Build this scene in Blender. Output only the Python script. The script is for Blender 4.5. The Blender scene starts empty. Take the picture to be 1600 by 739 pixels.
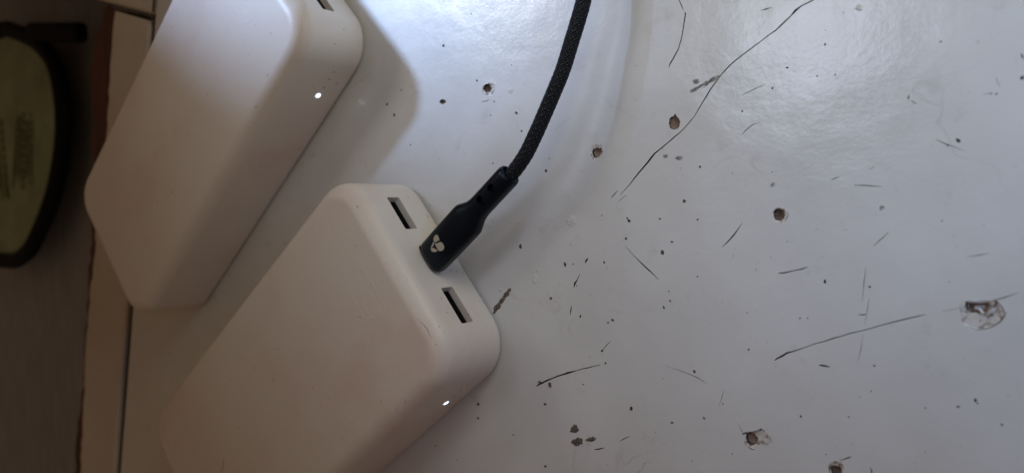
import bpy, bmesh, math, random
from mathutils import Vector, Matrix
from mathutils.geometry import delaunay_2d_cdt
MM = 0.001
scene = bpy.context.scene
COL = scene.collection
R = math.radians
rnd = random.Random(11)

# ------------------------------------------------------------------ camera
cam_data = bpy.data.cameras.new('camera')
cam = bpy.data.objects.new('camera', cam_data)
COL.objects.link(cam)
cam.matrix_world = Matrix(((0.798952, -0.025765, 0.600842, 0.0),
                           (0.0, 0.999082, 0.042843, 0.0),
                           (-0.601394, -0.034229, 0.798219, 0.179877),
                           (0, 0, 0, 1)))
cam_data.sensor_width = 36.0
cam_data.lens = 27.478
cam_data.clip_start = 0.01
cam_data.clip_end = 20.0
cam_data.dof.use_dof = True
cam_data.dof.focus_distance = 0.205
cam_data.dof.aperture_fstop = 13.0
scene.camera = cam

# ------------------------------------------------------------------ light
world = bpy.data.worlds.new('World')
scene.world = world
world.use_nodes = True
bg = world.node_tree.nodes['Background']
bg.inputs[0].default_value = (1.0, 0.64, 0.39, 1)
bg.inputs[1].default_value = 0.108

def area_lamp(name, loc, target, sx, sy, power, color, spread=180.0):
    d = bpy.data.lights.new(name, 'AREA')
    d.shape = 'RECTANGLE'; d.size = sx * MM; d.size_y = sy * MM
    d.energy = power; d.color = color; d.spread = R(spread)
    o = bpy.data.objects.new(name, d); COL.objects.link(o)
    o.location = Vector(loc) * MM
    dirv = (Vector(target) - Vector(loc)).normalized()
    o.rotation_euler = dirv.to_track_quat('-Z', 'Y').to_euler()
    return o

# the daylit window beyond the far end of the table, mirrored in the gloss paint
area_lamp('window_light', (-525, 275, 482), (-160, 85, 0), 150, 120, 0.016, (0.96, 0.97, 0.95), 28)
# second pane, a pale patch on the gloss paint
area_lamp('upper_pane_light', (-272, 195, 750), (-50, 35, 0), 165, 150, 0.016, (0.70, 0.80, 1.0), 26)
# daylight from the near window beside the table
area_lamp('side_window_light', (20, 190, 110), (-60, 20, 0), 120, 80, 0.160, (0.98, 1.0, 0.84), 170)
# fill lamp added to cool the right side of the table
area_lamp('cool_fill_right', (115, 70, 130), (-20, 6, 0), 80, 80, 0.030, (0.22, 0.50, 1.0), 74)
area_lamp('cool_fill_upper', (20, 200, 300), (-72, 32, 0), 230, 200, 0.012, (0.52, 0.70, 1.0), 34)  # added blue fill for the upper middle of the table
area_lamp('warm_fill_overhead', (-40, 20, 320), (-120, -12, 0), 140, 140, 0.005, (1.0, 0.74, 0.48), 56)  # added warm fill, lifts the front bank's top
# weak warm fill lamp, added for the bank sides and tops
area_lamp('warm_fill_low', (-40, -220, 150), (-150, -40, 0), 150, 100, 0.003, (1.0, 0.60, 0.34), 170)
# beam through the gap of the curtain
d = bpy.data.lights.new('curtain_gap_light', 'SPOT')
d.energy = 35.0; d.color = (0.42, 0.60, 0.98); d.shadow_soft_size = 0.032
d.spot_size = R(12.2); d.spot_blend = 0.11; d.use_square = True
sp = bpy.data.objects.new('curtain_gap_light', d); COL.objects.link(sp)
sp.matrix_world = Matrix.Translation(Vector((-584.9, 373.4, 402.4)) * MM) @ Matrix(((0.6188, 0.4976, -0.6079), (-0.2623, 0.8603, 0.4371), (0.7405, -0.111, 0.6628))).to_4x4() @ Matrix.Diagonal((1, 0.88, 1, 1))

vs = scene.view_settings
vs.view_transform = 'Standard'; vs.look = 'None'; vs.exposure = 0.0; vs.gamma = 1.0
vs.use_curve_mapping = False

# ------------------------------------------------------------------ data (millimetres on the table)
CRACKS = [[(-100.12,2.02,0.147),(-98.68,3.42,0.222),(-97.15,4.97,0.271),(-95.86,6.49,0.449),(-94.41,8.04,0.49),(-92.25,10.26,0.604),(-91.19,11.51,0.698),(-90.3,12.45,0.516),(-88.42,13.75,0.373),(-86.46,15.17,0.352),(-84.97,16.31,0.405),(-83.58,17.28,0.278),(-82.22,18.42,0.268),(-80.93,19.81,0.308),(-79.73,21.07,0.219),(-78.66,22.73,0.316),(-77.62,24.32,0.307),(-76.66,25.7,0.427),(-75.7,27.23,0.409),(-74.43,28.75,0.397),(-73.17,30.34,0.328),(-70.99,32.38,0.413),(-69.44,33.56,0.356),(-67.92,34.49,0.338),(-66.4,35.45,0.329),(-64.97,36.33,0.382),(-63.42,37.29,0.259),(-61.9,38.27,0.314),(-60.21,39.21,0.376),(-58.51,40.6,0.493),(-56.79,42.04,0.371),(-55.82,43.04,0.787),(-54.57,43.84,0.373),(-51.81,44.83,0.367),(-49.97,45.62,0.355),(-48.05,46.46,0.267),(-46.31,47.56,0.196),(-44.67,48.46,0.214),(-42.86,49.54,0.148)],[(-102.79,1.37,0.189),(-101.84,2.2,0.333),(-100.89,3.19,0.132)],[(-100.68,0.36,0.113),(-99.37,1.35,0.183),(-98.24,2.01,0.105)],[(-86.64,33.54,0.179),(-86.3,34.45,0.441),(-85.28,35.91,0.465),(-84.1,37.82,0.361),(-83.28,40.37,0.329),(-82.8,43.1,0.376),(-82.33,46.13,0.438),(-82.5,46.62,0.128)],[(-82.84,46.98,0.135),(-83.19,47.81,0.307),(-84.23,50.14,0.207),(-85.09,51.83,0.154)],[(-59.41,-36.37,0.158),(-58.83,-35.86,0.429),(-57.66,-35.12,0.573),(-56.51,-34.25,0.535),(-55.36,-33.82,0.342),(-53.7,-33.1,0.272),(-51.97,-32.27,0.216),(-50.25,-31.42,0.253),(-48.58,-30.83,0.245),(-46.76,-29.98,0.344),(-44.79,-29.18,0.22),(-42.78,-28.3,0.288),(-40.86,-27.67,0.215),(-38.91,-26.94,0.242),(-37.31,-26.25,0.237),(-35.67,-25.62,0.231),(-33.92,-24.96,0.295),(-32.17,-24.32,0.309),(-30.29,-23.69,0.295),(-28.27,-22.98,0.125)],[(-25.59,-22.22,0.063),(-23.87,-21.69,0.134),(-22.18,-21.16,0.054)],[(-15.83,-19.0,0.232),(-14.77,-18.54,0.281),(-13.51,-17.95,0.142),(-12.27,-17.36,0.069)],[(-126.75,-51.91,0.422),(-125.65,-51.2,0.633),(-123.02,-49.75,0.631),(-121.13,-48.87,0.446),(-119.36,-47.99,0.534),(-117.72,-47.37,0.538),(-115.98,-46.65,0.733),(-113.49,-45.79,0.261),(-111.54,-45.01,0.308),(-109.42,-44.39,0.35),(-107.65,-43.74,0.234),(-105.84,-43.24,0.173)],[(-72.36,-10.56,0.134),(-71.1,-9.45,0.353),(-69.55,-7.73,0.476),(-68.32,-6.03,0.257),(-67.41,-4.65,0.11)],[(-98.71,-11.13,0.071),(-97.33,-12.25,0.149),(-96.08,-13.52,0.166),(-93.68,-15.56,0.395),(-91.67,-17.11,0.476),(-90.29,-18.2,0.276),(-88.96,-19.4,0.135)],[(-58.82,-16.14,0.252),(-57.36,-15.92,0.419),(-55.35,-15.37,0.239),(-53.37,-14.84,0.378),(-52.26,-14.35,0.139)],[(-67.83,15.95,0.163),(-67.07,16.8,0.223),(-65.86,17.78,0.337),(-64.81,18.31,0.187),(-63.61,18.53,0.1)],[(-68.1,25.08,0.114),(-66.57,25.7,0.183),(-64.47,26.55,0.218),(-62.39,27.25,0.077)],[(-40.05,-13.88,0.071),(-40.38,-16.94,0.202),(-40.5,-19.11,0.099),(-40.69,-21.13,0.074)],[(-39.29,-20.47,0.057),(-39.62,-23.12,0.143),(-40.08,-26.22,0.062)],[(-40.43,-28.34,0.071),(-40.52,-30.01,0.08),(-40.76,-31.58,0.165),(-41.36,-34.59,0.043)],[(-41.41,-24.25,0.114),(-40.38,-24.09,0.325),(-39.74,-23.97,0.132)],[(-49.4,-36.16,0.366),(-48.57,-36.2,0.577),(-47.75,-36.24,0.437),(-47.07,-36.3,0.169)],[(-42.82,3.82,0.109),(-40.75,3.73,0.254),(-38.83,3.56,0.27),(-37.19,3.41,0.069)],[(-38.72,-9.29,0.079),(-37.48,-8.02,0.249),(-36.49,-7.04,0.189),(-35.64,-6.07,0.091)],[(-21.16,-10.88,0.076),(-19.29,-10.42,0.222),(-17.44,-9.97,0.07)],[(-114.2,-23.0,0.194),(-114.0,-21.93,0.789),(-113.19,-20.84,0.305),(-112.38,-19.22,0.126)],[(-110.77,-16.19,0.2),(-110.37,-15.48,0.813),(-109.77,-14.76,0.194)],[(-115.42,-30.65,0.164),(-115.21,-29.22,0.547),(-115.01,-27.97,0.168)],[(-105.27,-39.21,0.156),(-104.1,-37.88,0.253),(-102.75,-36.54,0.107)],[(-107.5,-66.44,0.242),(-106.1,-66.0,0.503),(-104.53,-65.35,0.193)],[(-99.88,-62.76,0.115),(-98.55,-61.83,0.288),(-96.86,-60.84,0.128)],[(-27.25,12.93,0.053),(-26.08,12.22,0.207),(-24.92,11.65,0.191),(-23.55,11.08,0.13),(-21.96,10.25,0.046)],[(-32.5,21.38,0.184),(-32.45,21.9,0.435),(-32.28,22.29,0.122)],[(-31.89,21.07,0.177),(-31.41,20.64,0.203),(-30.69,20.32,0.077)],[(-86.82,-41.02,0.072),(-85.11,-41.42,0.085),(-83.54,-41.61,0.137),(-81.94,-42.01,0.164),(-80.18,-42.38,0.156),(-78.55,-42.84,0.259),(-77.1,-43.46,0.165),(-75.54,-44.01,0.063)],[(-63.66,44.18,0.158),(-62.62,44.32,0.374),(-61.16,44.54,0.105)],[(-77.82,27.57,0.135),(-76.36,28.51,0.261),(-74.76,29.58,0.095)],[(-17.04,24.64,0.063),(-16.8,23.62,0.118),(-16.24,22.45,0.058)],[(-19.12,21.33,0.063),(-18.04,21.43,0.148),(-17.39,21.44,0.063)],[(-47.62,4.94,0.088),(-46.82,5.35,0.295),(-45.76,5.75,0.094)],[(-40.18,7.41,0.068),(-39.41,7.26,0.16),(-38.66,8.05,0.059)],[(-12.93,28.63,0.121),(-12.81,28.13,0.461),(-12.59,27.5,0.112)],[(-38.36,-56.97,0.144),(-38.09,-57.75,0.306),(-38.06,-59.15,0.134)],[(-146.74,29.63,0.116),(-144.8,29.85,0.284),(-143.36,30.11,0.095)],[(-125.14,28.5,0.103),(-124.06,28.77,0.325),(-122.77,29.19,0.091)],[(-67.88,-52.5,0.064),(-66.92,-54.03,0.174),(-66.29,-55.15,0.079)],[(-14.29,-21.15,0.073),(-14.48,-22.17,0.235),(-15.3,-23.38,0.306),(-16.57,-24.45,0.233),(-17.65,-24.94,0.202),(-18.96,-25.26,0.146),(-20.07,-25.11,0.06)],[(-20.97,-19.64,0.126),(-21.01,-20.54,0.439),(-20.71,-21.42,0.291),(-20.25,-22.03,0.115)],[(-16.05,-18.76,0.121),(-15.92,-19.76,0.267),(-16.23,-20.67,0.104)],[(-66.91,-55.11,0.164),(-66.14,-54.51,0.468),(-64.6,-54.08,0.321),(-63.07,-53.5,0.593),(-62.32,-52.91,0.52),(-61.26,-53.33,0.167)],[(-66.27,-56.68,0.169),(-65.63,-57.49,0.283),(-64.39,-58.1,0.301),(-63.78,-58.06,0.108)],[(-60.8,-53.85,0.131),(-60.19,-54.35,0.515),(-60.18,-55.25,0.396),(-60.92,-56.15,0.258)],[(-44.69,-56.83,0.122),(-43.89,-56.39,0.263),(-42.83,-55.82,0.376),(-42.31,-55.5,0.107)],[(-46.83,-58.42,0.144),(-46.67,-59.98,0.49),(-46.5,-61.96,0.242)],[(-57.14,-2.02,0.11),(-56.7,-2.45,0.191),(-56.97,-3.33,0.232),(-57.39,-4.21,0.089)],[(-72.71,-49.25,0.066),(-71.93,-46.78,0.159),(-71.47,-44.84,0.06)]]
HOLES = [([(-141.38,32.91),(-141.78,32.41),(-142.26,31.99),(-142.68,31.26),(-143.84,31.27),(-144.94,31.52),(-145.89,32.0),(-146.64,32.63),(-146.19,33.33),(-146.35,34.0),(-145.7,34.47),(-144.86,34.8),(-143.83,35.03),(-142.74,34.7),(-141.7,34.29),(-141.71,33.5)],[(-142.92,33.42),(-143.13,32.85),(-143.72,32.45),(-144.55,32.4),(-145.41,32.57),(-145.83,33.14),(-146.32,33.71),(-145.87,34.22),(-145.36,34.63),(-144.55,34.81),(-143.72,34.51),(-143.28,33.97)]),([(-108.92,15.19),(-107.14,15.45),(-106.55,14.92),(-106.16,15.58),(-105.38,15.38),(-105.37,13.69),(-105.75,12.19),(-106.92,11.39),(-108.5,11.61),(-109.5,13.01)],[(-108.52,14.33),(-107.33,14.62),(-106.55,14.25),(-105.96,14.9),(-105.86,13.71),(-106.34,12.55),(-107.32,11.91),(-108.31,12.28),(-108.91,13.32)]),([(-86.34,20.71),(-85.83,21.31),(-85.31,21.36),(-84.97,21.97),(-84.45,21.38),(-83.77,20.86),(-83.42,19.9),(-83.58,18.81),(-84.42,18.23),(-85.11,18.03),(-86.15,18.64),(-86.51,19.61)],None),([(-57.26,-2.75),(-57.33,-3.31),(-57.55,-3.85),(-57.95,-4.31),(-58.53,-4.51),(-59.13,-4.41),(-59.68,-4.22),(-60.2,-3.91),(-60.4,-3.34),(-60.54,-2.78),(-60.35,-2.24),(-60.12,-1.74),(-59.74,-1.3),(-59.19,-1.06),(-58.6,-1.08),(-58.07,-1.33),(-57.52,-1.61),(-57.28,-2.17)],[(-57.66,-2.68),(-57.76,-3.17),(-57.93,-3.69),(-58.38,-4.0),(-58.92,-4.11),(-59.45,-3.96),(-59.86,-3.64),(-60.12,-3.2),(-60.25,-2.7),(-60.15,-2.2),(-59.96,-1.69),(-59.5,-1.39),(-58.96,-1.3),(-58.47,-1.5),(-58.04,-1.76),(-57.74,-2.18)]),([(-66.14,-54.51),(-65.21,-54.03),(-63.68,-53.61),(-62.62,-53.12),(-61.41,-53.21),(-60.5,-53.8),(-59.73,-55.47),(-60.31,-56.64),(-61.82,-56.47),(-63.18,-57.03),(-64.24,-57.99),(-65.48,-57.61),(-66.26,-56.99)],[(-65.98,-54.78),(-64.9,-54.28),(-63.67,-54.37),(-63.05,-55.17),(-63.34,-56.45),(-64.25,-57.07),(-65.33,-56.97),(-65.96,-56.32)]),([(-47.24,-58.36),(-46.3,-57.44),(-45.22,-57.08),(-44.28,-57.18),(-43.73,-58.07),(-43.97,-59.55),(-43.81,-61.09),(-45.55,-61.76),(-46.78,-61.45),(-46.95,-59.89)],[(-46.56,-58.65),(-45.75,-58.2),(-44.8,-58.15),(-44.25,-58.75),(-44.35,-60.64),(-45.56,-61.18),(-46.52,-60.96)]),([(-160.43,30.87),(-160.96,30.5),(-161.48,30.15),(-162.34,30.24),(-163.0,30.61),(-163.41,31.1),(-162.9,31.49),(-162.32,31.77),(-161.54,31.62),(-160.98,31.32)],None)]
CHIP = ([(-21.85,-20.48),(-21.31,-19.79),(-20.42,-19.47),(-19.09,-19.5),(-17.78,-19.27),(-16.8,-19.32),(-16.27,-18.9),(-15.72,-19.37),(-14.95,-20.19),(-14.49,-21.42),(-14.68,-22.44),(-15.73,-23.68),(-16.79,-24.54),(-17.87,-24.9),(-19.18,-25.15),(-20.3,-24.88),(-21.2,-24.57),(-21.9,-23.6),(-22.16,-22.06)],[(-20.75,-19.88),(-19.75,-19.67),(-18.31,-19.69),(-17.22,-19.86),(-17.42,-20.77),(-18.39,-21.36),(-19.27,-21.18),(-19.92,-21.87),(-20.48,-21.79),(-20.95,-20.93)])
FILLER = [[(-113.64,-5.01),(-113.68,-5.66),(-114.16,-6.13),(-114.77,-6.39),(-115.51,-6.75),(-116.08,-6.21),(-116.73,-5.8),(-116.84,-5.05),(-116.68,-4.33),(-116.18,-3.77),(-115.51,-3.34),(-114.71,-3.36),(-114.03,-3.73),(-113.6,-4.32)],[(-142.21,-6.05),(-143.01,-7.16),(-144.06,-7.76),(-145.03,-7.97),(-145.57,-7.37),(-146.62,-7.26),(-146.31,-6.0),(-145.58,-4.98),(-145.02,-4.1),(-144.22,-2.8),(-143.34,-3.2),(-142.54,-3.29),(-141.84,-3.76),(-141.63,-4.8)],[(-135.0,32.0),(-135.15,31.5),(-135.58,31.21),(-136.09,31.39),(-136.71,31.53),(-136.6,32.13),(-136.74,32.78),(-136.1,32.84),(-135.61,32.79),(-135.01,32.61)],[(-126.07,-21.42),(-126.34,-22.12),(-126.68,-22.72),(-127.24,-22.93),(-127.82,-22.84),(-128.15,-22.22),(-128.43,-21.56),(-128.3,-20.75),(-127.83,-20.21),(-127.25,-19.91),(-126.65,-20.09),(-126.31,-20.73)],[(-41.58,41.5),(-41.74,41.07),(-42.2,40.92),(-42.65,41.11),(-43.11,41.31),(-43.36,41.76),(-43.04,42.08),(-42.72,42.35),(-42.2,42.33),(-41.82,41.95)]]
DIRT = [[(-115.5,-62.97),(-114.88,-61.61),(-114.05,-60.58),(-113.22,-60.79),(-112.39,-61.88),(-112.8,-62.49),(-114.04,-63.06)],[(-111.49,-65.08),(-111.31,-65.61),(-112.16,-66.04),(-112.99,-66.58),(-113.99,-66.53),(-114.49,-66.13),(-115.16,-65.76),(-114.7,-65.12),(-113.87,-64.66),(-113.0,-64.16),(-111.93,-64.1),(-111.15,-64.41)],[(-106.89,-63.29),(-107.29,-63.8),(-108.08,-64.3),(-109.12,-64.61),(-109.96,-64.63),(-110.63,-64.47),(-110.0,-63.92),(-109.21,-63.53),(-108.3,-63.09),(-107.5,-63.12)],[(-124.97,-50.56),(-125.16,-50.86),(-125.65,-50.98),(-126.06,-50.94),(-126.2,-50.73),(-126.17,-50.44),(-125.65,-50.23),(-125.14,-50.31)],[(-121.6,-50.82),(-121.6,-51.43),(-122.14,-51.71),(-122.61,-51.47),(-122.67,-50.97),(-122.67,-50.38),(-122.15,-50.13),(-121.67,-50.29)],[(-78.52,29.32),(-78.49,28.95),(-78.91,28.82),(-79.31,28.7),(-79.73,28.88),(-80.08,29.13),(-80.32,29.49),(-80.16,29.84),(-79.82,30.09),(-79.33,30.06),(-78.89,29.94),(-78.52,29.68)],[(-80.96,26.91),(-79.97,27.91),(-78.65,28.56),(-77.34,28.91),(-75.73,29.52),(-74.45,30.31),(-73.17,30.19),(-73.8,29.64),(-75.4,29.03),(-76.69,28.39),(-78.32,27.92),(-79.63,27.26)],[(-142.97,-32.65),(-141.52,-30.26),(-140.09,-28.64),(-138.67,-27.03),(-137.26,-25.62),(-135.86,-24.59),(-136.33,-25.74),(-137.73,-27.34),(-138.91,-29.3),(-140.57,-31.31),(-142.01,-32.76)],[(-86.73,11.68),(-86.78,11.38),(-87.15,11.13),(-87.68,11.25),(-88.05,11.54),(-87.91,11.87),(-87.68,12.16),(-87.17,12.22),(-86.73,12.01)],[(-36.62,-1.07),(-36.77,-1.37),(-37.03,-1.5),(-37.39,-1.61),(-37.66,-1.29),(-37.54,-0.9),(-37.39,-0.55),(-37.03,-0.55),(-36.71,-0.7)],[(-82.68,11.06),(-83.11,10.76),(-83.65,10.54),(-84.3,10.7),(-84.81,10.95),(-84.63,11.28),(-84.31,11.54),(-83.68,11.58),(-82.93,11.47)],[(-59.92,4.48),(-59.75,4.22),(-60.14,3.89),(-60.53,3.51),(-60.85,3.7),(-60.98,3.92),(-60.9,4.24),(-60.61,4.64),(-60.12,4.72)]]
SPECKS = [(-87.96,-12.39,0.649),(-132.42,-12.24,0.553),(-132.19,-12.78,0.368),(-97.45,-4.61,0.456),(-98.01,-3.96,0.288),(-82.2,0.49,0.442),(-88.74,-4.01,0.306),(-78.11,8.73,0.34),(-67.74,21.47,0.271),(-78.63,-4.04,0.255),(-117.14,-16.84,0.505),(-121.78,-26.54,0.486),(-104.81,-15.74,0.323),(-98.35,-9.28,0.38),(-85.36,-9.72,0.306),(-112.12,-30.71,0.4),(-102.2,-30.86,0.419),(-103.55,-31.67,0.267),(-105.27,-39.38,0.402),(-104.27,-42.53,0.324),(-85.74,-24.53,0.289),(-87.48,-26.28,0.375),(-65.47,-34.53,0.288),(-79.06,-41.48,0.423),(-96.53,-53.52,0.511),(-84.93,-55.25,0.365),(-123.66,-56.57,0.447),(-123.62,-74.3,0.451),(-76.44,-52.69,0.345),(-48.47,-17.43,0.42),(-49.33,34.72,0.255),(-26.73,32.51,0.221),(-23.24,12.48,0.442),(-25.04,11.66,0.241),(-25.75,-3.63,0.192),(-19.09,-39.48,0.358),(-18.75,-39.94,0.199),(-22.09,-41.25,0.291),(-28.0,-42.45,0.207),(-38.0,-34.87,0.248),(-38.53,-40.5,0.182),(-14.52,-43.62,0.265),(-39.2,-17.98,0.287),(-12.71,23.98,0.402),(-16.85,21.27,0.201),(-17.82,21.35,0.177),(-148.17,-60.39,0.557),(-148.18,-64.68,0.438),(-53.77,-26.05,0.227),(-42.99,-46.82,0.21),(-53.28,-48.38,0.303),(-106.1,-66.0,0.194),(-57.48,30.54,0.303),(-60.75,26.23,0.272),(-50.85,28.03,0.209),(-47.07,27.94,0.225),(-161.56,47.85,0.523),(-182.98,28.31,0.523),(-186.18,32.04,0.482),(-148.43,36.15,0.337),(-133.8,25.55,0.46),(-131.99,20.37,0.369),(-123.59,8.92,0.44),(-171.1,-56.56,0.424),(-113.38,-22.42,0.2),(-86.11,-22.14,0.238),(-111.22,-49.18,0.243),(-52.07,-25.89,0.182),(-78.48,-18.0,0.238),(-86.46,15.17,0.17),(-23.56,-6.7,0.074),(-105.57,-3.32,0.239),(-143.25,25.56,0.266),(-156.65,-79.04,0.208),(-66.01,-25.8,0.172),(-166.79,-62.23,0.193),(-45.53,41.11,0.139),(-139.79,30.5,0.15),(-108.82,12.73,0.238),(-60.5,7.04,0.167),(-141.96,29.47,0.283),(-16.43,-23.81,0.131),(-171.9,-71.69,0.291),(-50.93,-44.07,0.094),(-135.49,39.33,0.196),(-69.46,-12.53,0.123),(-40.74,-42.03,0.139),(-176.59,41.4,0.206),(-126.75,-19.29,0.158),(-57.93,9.15,0.123),(-45.27,-53.92,0.102),(-103.67,-69.75,0.148),(-179.74,35.98,0.308),(-42.19,-52.71,0.129),(-175.79,18.46,0.289),(-95.93,34.96,0.149),(-83.18,8.55,0.148),(-150.52,55.92,0.269),(-43.01,1.1,0.087),(-114.53,-16.64,0.228),(-79.39,-63.88,0.158),(-139.83,-25.71,0.231),(-61.07,-32.46,0.093),(-87.32,-44.42,0.117),(-175.27,36.81,0.217),(-88.17,13.6,0.177),(-142.41,11.56,0.242),(-69.15,-60.1,0.178),(-122.52,12.32,0.203),(-70.03,7.1,0.168),(-136.11,-5.73,0.154),(-24.21,-15.99,0.132),(-149.06,-40.04,0.241),(-173.52,-59.17,0.318),(-165.56,-76.33,0.294),(-60.56,-12.51,0.114),(-171.52,-6.92,0.314),(-133.31,-5.87,0.177),(-47.57,-55.99,0.162),(-116.19,1.57,0.126),(-71.69,-48.43,0.18),(-167.42,-0.63,0.175),(-89.43,-58.44,0.142),(-27.84,-51.7,0.133),(-134.94,-67.28,0.269),(-12.88,37.88,0.067),(-115.4,-11.42,0.179),(-162.1,-30.96,0.271),(-56.84,-8.77,0.13),(-49.28,37.83,0.122)]
SEAM = [(-368.55,-127.87),(-353.86,-47.73),(-331.14,63.15),(-327.85,80.29)]
STRIP_LEFT = [(-408.61,-136.3),(-403.51,-103.13),(-400.17,-76.96),(-393.91,-44.67),(-388.41,-25.63),(-385.74,-10.1),(-375.2,26.22),(-369.57,55.61),(-364.8,81.45)]
BARE_LEFT = [(-419.73,-139.48),(-418.53,-116.17),(-416.13,-110.77),(-408.88,-91.54),(-406.19,-65.2),(-401.52,-39.09),(-398.57,-19.87),(-396.47,-4.05),(-393.47,17.21),(-394.73,31.9),(-393.33,47.33),(-394.46,64.43),(-390.77,73.26),(-385.87,81.8),(-379.18,89.93)]
CROSS = [(-386.97,97.4),(-356.81,88.99),(-329.4,81.33)]
RIM = [(-618.6,-46.35),(-594.33,-39.84),(-571.18,-31.1),(-550.59,-13.67),(-532.61,6.96),(-520.49,30.83),(-516.67,52.46),(-520.74,74.52),(-531.5,90.72),(-552.17,103.63),(-578.19,112.72),(-607.15,119.07)]
TAB = [(-545.25,108.47),(-485.5,100.75),(-544.92,114.09),(-545.58,102.83)]
PRINT = [[(-656.6,68.45),(-598.01,64.23),(-587.91,-5.59),(-662.65,-10.77)],[(-575.47,60.5),(-550.1,58.73),(-557.03,7.17),(-588.1,7.43)]]
EMBLEM = [[(8.07,-1.6),(8.66,-1.65),(9.14,-1.38),(9.36,-0.73),(9.25,-0.05),(8.99,0.53),(8.05,0.13),(7.29,-0.03),(7.1,-0.54),(7.27,-1.11),(7.67,-1.5)],[(6.86,-0.73),(6.74,-0.12),(6.14,0.31),(4.94,0.05),(5.44,-0.16),(6.15,-0.35)],[(7.05,-0.21),(7.28,0.44),(8.12,0.74),(9.1,1.18),(9.44,2.0),(9.22,3.0),(8.53,3.45),(7.54,3.25),(6.76,2.53),(6.79,1.66),(6.89,0.72)],[(4.89,0.07),(5.77,0.75),(6.28,1.63),(6.48,2.31),(5.71,2.11),(4.93,1.56),(4.59,0.84)]]
NECK_HOLES = [(27.34,1.14),(32.31,1.2)]
CORD = [(-126.87,6.17,13.6),(-125.24,7.67,13.5),(-121.25,12.29,13.2),(-118.25,17.52,12.8),(-115.5,23.0,12.4),(-112.87,28.59,11.9),(-110.53,34.13,11.3),(-108.43,40.77,10.7),(-106.66,46.4,10.2),(-105.42,51.09,9.8),(-104.25,59.02,9.0),(-103.97,68.74,8.0)]
BANKS = [(-155.73616,-15.86019,0.69649),(-214.26299,78.19134,0.74737)]


# ------------------------------------------------------------------ materials
def new_mat(name):
    m = bpy.data.materials.new(name); m.use_nodes = True
    nt = m.node_tree
    return m, nt, nt.nodes['Principled BSDF']

def add_noise(nt, scale, detail=4, rough=0.55):
    tc = nt.nodes.new('ShaderNodeTexCoord')
    n = nt.nodes.new('ShaderNodeTexNoise')
    n.inputs['Scale'].default_value = scale
    n.inputs['Detail'].default_value = detail
    n.inputs['Roughness'].default_value = rough
    nt.links.new(tc.outputs['Object'], n.inputs['Vector'])
    return n

def ramp(nt, src, stops):
    r = nt.nodes.new('ShaderNodeValToRGB')
    e = r.color_ramp.elements
    while len(e) < len(stops): e.new(0.5)
    for el, (p, c) in zip(e, stops):
        el.position = p; el.color = (c[0], c[1], c[2], 1)
    nt.links.new(src, r.inputs['Fac'])
    return r

def mix(nt, fac, a, b, mode='MIX'):
    n = nt.nodes.new('ShaderNodeMix'); n.data_type = 'RGBA'; n.blend_type = mode
    for sock, v in ((n.inputs[0], fac), (n.inputs[6], a), (n.inputs[7], b)):
        if hasattr(v, 'is_linked'): nt.links.new(v, sock)
        elif isinstance(v, (int, float)): sock.default_value = v
        else: sock.default_value = (v[0], v[1], v[2], 1)
    return n.outputs[2]

def bump(nt, b, layers):
    prev = None
    for src, strength, dist in layers:
        n = nt.nodes.new('ShaderNodeBump')
        n.inputs['Strength'].default_value = strength
        n.inputs['Distance'].default_value = dist * MM
        nt.links.new(src, n.inputs['Height'])
        if prev: nt.links.new(prev.outputs['Normal'], n.inputs['Normal'])
        prev = n
    nt.links.new(prev.outputs['Normal'], b.inputs['Normal'])

def paint_mat(name, base, alt, stain, rough=0.42, coat=0.9):
    m, nt, b = new_mat(name)
    big = add_noise(nt, 22, 6); fine = add_noise(nt, 950, 4, 0.6); mid = add_noise(nt, 95, 6, 0.7)
    r1 = ramp(nt, big.outputs['Fac'], [(0.35, base), (0.65, alt)])
    r2 = ramp(nt, mid.outputs['Fac'], [(0.60, (0, 0, 0)), (0.78, (1, 1, 1))])
    c = mix(nt, r2.outputs['Color'], r1.outputs['Color'], stain)
    # tiny grime freckles in the paint
    fr = add_noise(nt, 620, 3, 0.5)
    r3 = ramp(nt, fr.outputs['Fac'], [(0.70, (0, 0, 0)), (0.76, (0.45, 0.45, 0.45))])
    c = mix(nt, r3.outputs['Color'], c, (0.34, 0.29, 0.24))
    # faint hairline crazing, only here and there
    tc = nt.nodes.new('ShaderNodeTexCoord'); wp = add_noise(nt, 35, 3, 0.6)
    vm = nt.nodes.new('ShaderNodeVectorMath'); vm.operation = 'MULTIPLY_ADD'
    nt.links.new(wp.outputs['Color'], vm.inputs[0]); vm.inputs[1].default_value = (.03, .03, .0)
    nt.links.new(tc.outputs['Object'], vm.inputs[2])
    vo = nt.nodes.new('ShaderNodeTexVoronoi'); vo.feature = 'DISTANCE_TO_EDGE'; vo.inputs['Scale'].default_value = 42
    nt.links.new(vm.outputs[0], vo.inputs['Vector'])
    hl = ramp(nt, vo.outputs['Distance'], [(0.0, (1, 1, 1)), (0.010, (0, 0, 0))])
    mk = ramp(nt, wp.outputs['Fac'], [(0.52, (0, 0, 0)), (0.66, (0.30, 0.30, 0.30))])
    c = mix(nt, mix(nt, 1.0, hl.outputs['Color'], mk.outputs['Color'], 'MULTIPLY'), c, (0.25, 0.21, 0.17))
    nt.links.new(c, b.inputs['Base Color'])
    rr = ramp(nt, mid.outputs['Fac'], [(0.3, (rough - .06,) * 3), (0.7, (rough + .1,) * 3)])
    nt.links.new(rr.outputs['Color'], b.inputs['Roughness'])
    b.inputs['Coat Weight'].default_value = coat
    b.inputs['Coat Roughness'].default_value = 0.16
    wav = add_noise(nt, 60, 3, 0.5)
    bump(nt, b, [(wav.outputs['Fac'], 0.25, 1.2), (fine.outputs['Fac'], 0.30, 0.13)])
    for l in list(b.inputs['Normal'].links):
        nt.links.new(l.from_socket, b.inputs['Coat Normal'])
    return m

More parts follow.
